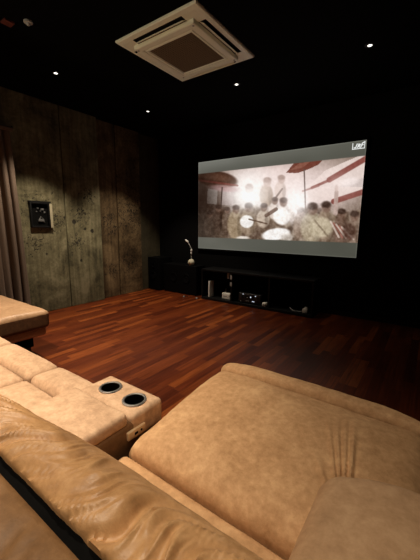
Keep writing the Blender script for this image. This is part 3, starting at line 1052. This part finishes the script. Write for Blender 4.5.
# backrest: padded head cushion, a black slot, then the rear shell
def back_strip(prof, x0, x1, nx, fn):
    vs, fs = [], []
    n = len(prof)
    for i in range(nx + 1):
        x = x0 + (x1 - x0) * i / nx
        for k, (y, z, s) in enumerate(prof):
            vs.append((x, y, z))
    P = np.array(vs)
    S_ = np.tile(np.array([p[2] for p in prof]), nx + 1)
    P = fn(P, S_)
    for i in range(nx):
        for k in range(n - 1):
            q = i * n + k
            fs.append((q, q + 1, q + n + 1, q + n))
    for i in (0, nx):
        fs.append(tuple(i * n + k for k in range(n)))
    return [tuple(p) for p in P], fs


def arc(cy, cz, r, a0, a1, n):
    return [(cy + r * math.cos(math.radians(a0 + (a1 - a0) * k / n)), cz + r * math.sin(math.radians(a0 + (a1 - a0) * k / n))) for k in range(n + 1)]


hp = arc(.250, .740, .130, 112, -55, 60)
prof = [(.206, .72)] + [(.203, .848)] + hp + [(.345, .56), (.355, .40), (.20, .40)]
L = [0]
for (y0, z0), (y1, z1) in zip(prof, prof[1:]):
    L.append(L[-1] + math.hypot(y1 - y0, z1 - z0))
prof = [(y, z, s) for (y, z), s in zip(prof, L)]


def head_fn(P, s):
    """gathered folds running over the cushion, slimmer towards its left end"""
    x = P[:, 0].copy()
    st = np.array(s) - .13
    st = np.maximum(st, 0)
    wgt = (.25 + .75 * np.clip(st / .02, 0, 1)) * (.12 + .88 * smooth01((.185 - st) / .09)) * np.clip((.40 - st) / .1, 0, 1)
    xs = x - .55 * (st - .05) + .02 * np.sin(st * 40 + x * 9)
    xw = xs + .03 * (vnoise(x * 14 + 90, st * 8 + 30, 35) - .5)
    n1 = 1 - np.abs(vnoise(xw * 36 + 300, st * 6 + 50, 31) - .5) * 4
    n2 = 1 - np.abs(vnoise(xw * 75 + 300, st * 9 + 50, 32) - .5) * 4
    n3 = vnoise(xs * 16 + 300, st * 5 + 50, 33) - .5
    d = (.0086 * n1 + .0036 * n2 + .007 * n3) * wgt * (.35 + 1.0 * np.exp(-((st - .05) / .10) ** 2))
    cy, cz = .25, .74
    rad = np.hypot(P[:, 1] - cy, P[:, 2] - cz) + 1e-6
    ny_, nz_ = (P[:, 1] - cy) / rad, (P[:, 2] - cz) / rad
    P = P.copy()
    P[:, 1] += ny_ * d
    P[:, 2] += nz_ * d
    slim = smooth01((-x - .42) / .75) * .055
    P[:, 1] -= slim * np.clip((st - .02) / .2, 0, 1)
    P[:, 2] -= slim * .25 * np.clip((st - .02) / .1, 0, 1)
    return P


vs, fs = back_strip(prof, -1.36, -.02, 760, head_fn)
MB().add(vs, fs).build('backrest_cushion', M_tan_back, sofa, angle=80)
# rear shell
rp = [(.188, .60)] + arc(.166, .829, .025, 0, 75, 10) + [(.152, .8555), (.140, .8552), (.120, .853), (.100, .847), (.080, .835), (.062, .815), (.050, .78)] + [(.046, .70), (.046, .30), (.046, .08), (.16, .08)]
L = [0]
for (y0, z0), (y1, z1) in zip(rp, rp[1:]):
    L.append(L[-1] + math.hypot(y1 - y0, z1 - z0))
rp = [(y, z, s) for (y, z), s in zip(rp, L)]


def shell_fn(P, s):
    st = np.array(s) - .2
    st = st - .055
    w = np.clip(st / .05, 0, 1) * np.clip((.5 - st) / .2, 0, 1)
    x = P[:, 0] - .5 * st
    n1 = .6 - np.abs(vnoise(x * 30 + 200, st * 6 + 20, 41) - .5) * 3
    P = P.copy()
    P[:, 2] += .008 * n1 * w
    P[:, 1] += .004 * n1 * w
    return P


vs, fs = back_strip(rp, -1.36, -.02, 300, shell_fn)
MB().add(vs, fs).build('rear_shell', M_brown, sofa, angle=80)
MB().box((-1.35, .182, .35), (-.03, .210, .846)).build('black_slot', M_void, sofa, smooth=False)
# second backrest unit continuing behind the far left seats, out of frame
MB().box((-2.93, .05, .08), (-1.375, .26, .74), bev=.05).build('backrest_cushion', M_tan_back, sofa)

# ------------------------------------------------------------------ second chaise by the curtain
ot = thing('chaise_sofa', 'brown leather chaise end beside the curtain at the far left', 'chaise', (-3.55, .9, 0))
a2, b2 = (-4.15, .30, .29), (-2.985, 1.485, .47)
vs, fs = soft_box(a2, b2, .045, 7, .02, chaise_disp(a2, b2, .475, .470))
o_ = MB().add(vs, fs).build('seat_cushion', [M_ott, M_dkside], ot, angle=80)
for p_ in o_.data.polygons:                     # sides below the top panel: shade put into a darker leather colour
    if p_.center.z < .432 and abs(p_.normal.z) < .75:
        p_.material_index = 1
MB().box((-4.13, .32, .215), (-3.012, 1.455, .305), bev=.03).build('base_band', M_ott, ot)
MB().box((-4.05, .40, .10), (-3.10, 1.36, .22), bev=.01).build('frame', M_void, ot)
for x, y in ((-4.0, .48), (-3.16, .48), (-4.0, 1.3), (-3.16, 1.3)):
    MB().box((x - .04, y - .04, 0), (x + .04, y + .04, .105), bev=.008).build('foot', M_plastic, ot)

# ------------------------------------------------------------------ lights
def spot(name, loc, target, power, size, blend, col, rad=.05):
    l = bpy.data.lights.new(name, 'SPOT')
    l.energy = power
    l.spot_size = math.radians(size)
    l.spot_blend = blend
    l.color = col
    l.shadow_soft_size = rad
    o = bpy.data.objects.new(name, l)
    COL.objects.link(o)
    o.location = loc
    d = Vector(target) - Vector(loc)
    o.rotation_euler = d.to_track_quat('-Z', 'Y').to_euler()
    return o


WARM = (1.0, 0.84, 0.64)
DOWN = lambda x, y, p, s=85, b=.6, c=WARM: spot('downlight_beam', (x, y, CEIL - .02), (x, y, 0), p, s, b, c)
DOWN(-3.67, 2.11, 300, 86, .40)
DOWN(-3.69, 3.53, 190, 86, .45)
DOWN(-2.13, 3.50, 26, 80, .7)
DOWN(-.68, 3.50, 8, 80, .7)
DOWN(-3.67, .62, 75, 70)
DOWN(-2.17, .62, 330)
DOWN(-.68, .62, 95)
DOWN(-2.17, -.85, 260)
DOWN(-.68, -.85, 130)
# added unseen spot behind the seats, only to brighten the air conditioner
spot('added_ac_spot', (-3.3, -1.2, 1.75), (-2.13, 2.6, 2.98), 85, 38, .6, (1.0, .86, .62), .08)

w = bpy.data.worlds.new('dark_world')
scene.world = w
w.use_nodes = True
w.node_tree.nodes['Background'].inputs[0].default_value = (0.002, 0.002, 0.002, 1)

# ------------------------------------------------------------------ camera
f, p, a_, r_ = 309.777, .174727, .619313, .0095963
F = Vector((-math.sin(a_) * math.cos(p), math.cos(a_) * math.cos(p), -math.sin(p)))
R0 = Vector((math.cos(a_), math.sin(a_), 0))
U0 = R0.cross(F)
Rv = R0 * math.cos(r_) + U0 * math.sin(r_)
Uv = U0 * math.cos(r_) - R0 * math.sin(r_)
cam = bpy.data.cameras.new('camera')
cam.sensor_fit = 'VERTICAL'
cam.sensor_height = 36.0
cam.lens = 36.0 * f / 560.0
cam.clip_start = .02
co = bpy.data.objects.new('camera', cam)
COL.objects.link(co)
m = Matrix((Rv, Uv, -F)).transposed().to_4x4()
m.translation = Vector((0, 0, 1.3))
co.matrix_world = m
scene.camera = co

scene.view_settings.view_transform = 'Standard'
scene.view_settings.look = 'None'
scene.view_settings.exposure = 0.0
scene.view_settings.gamma = 1.0
scene.view_settings.use_curve_mapping = False
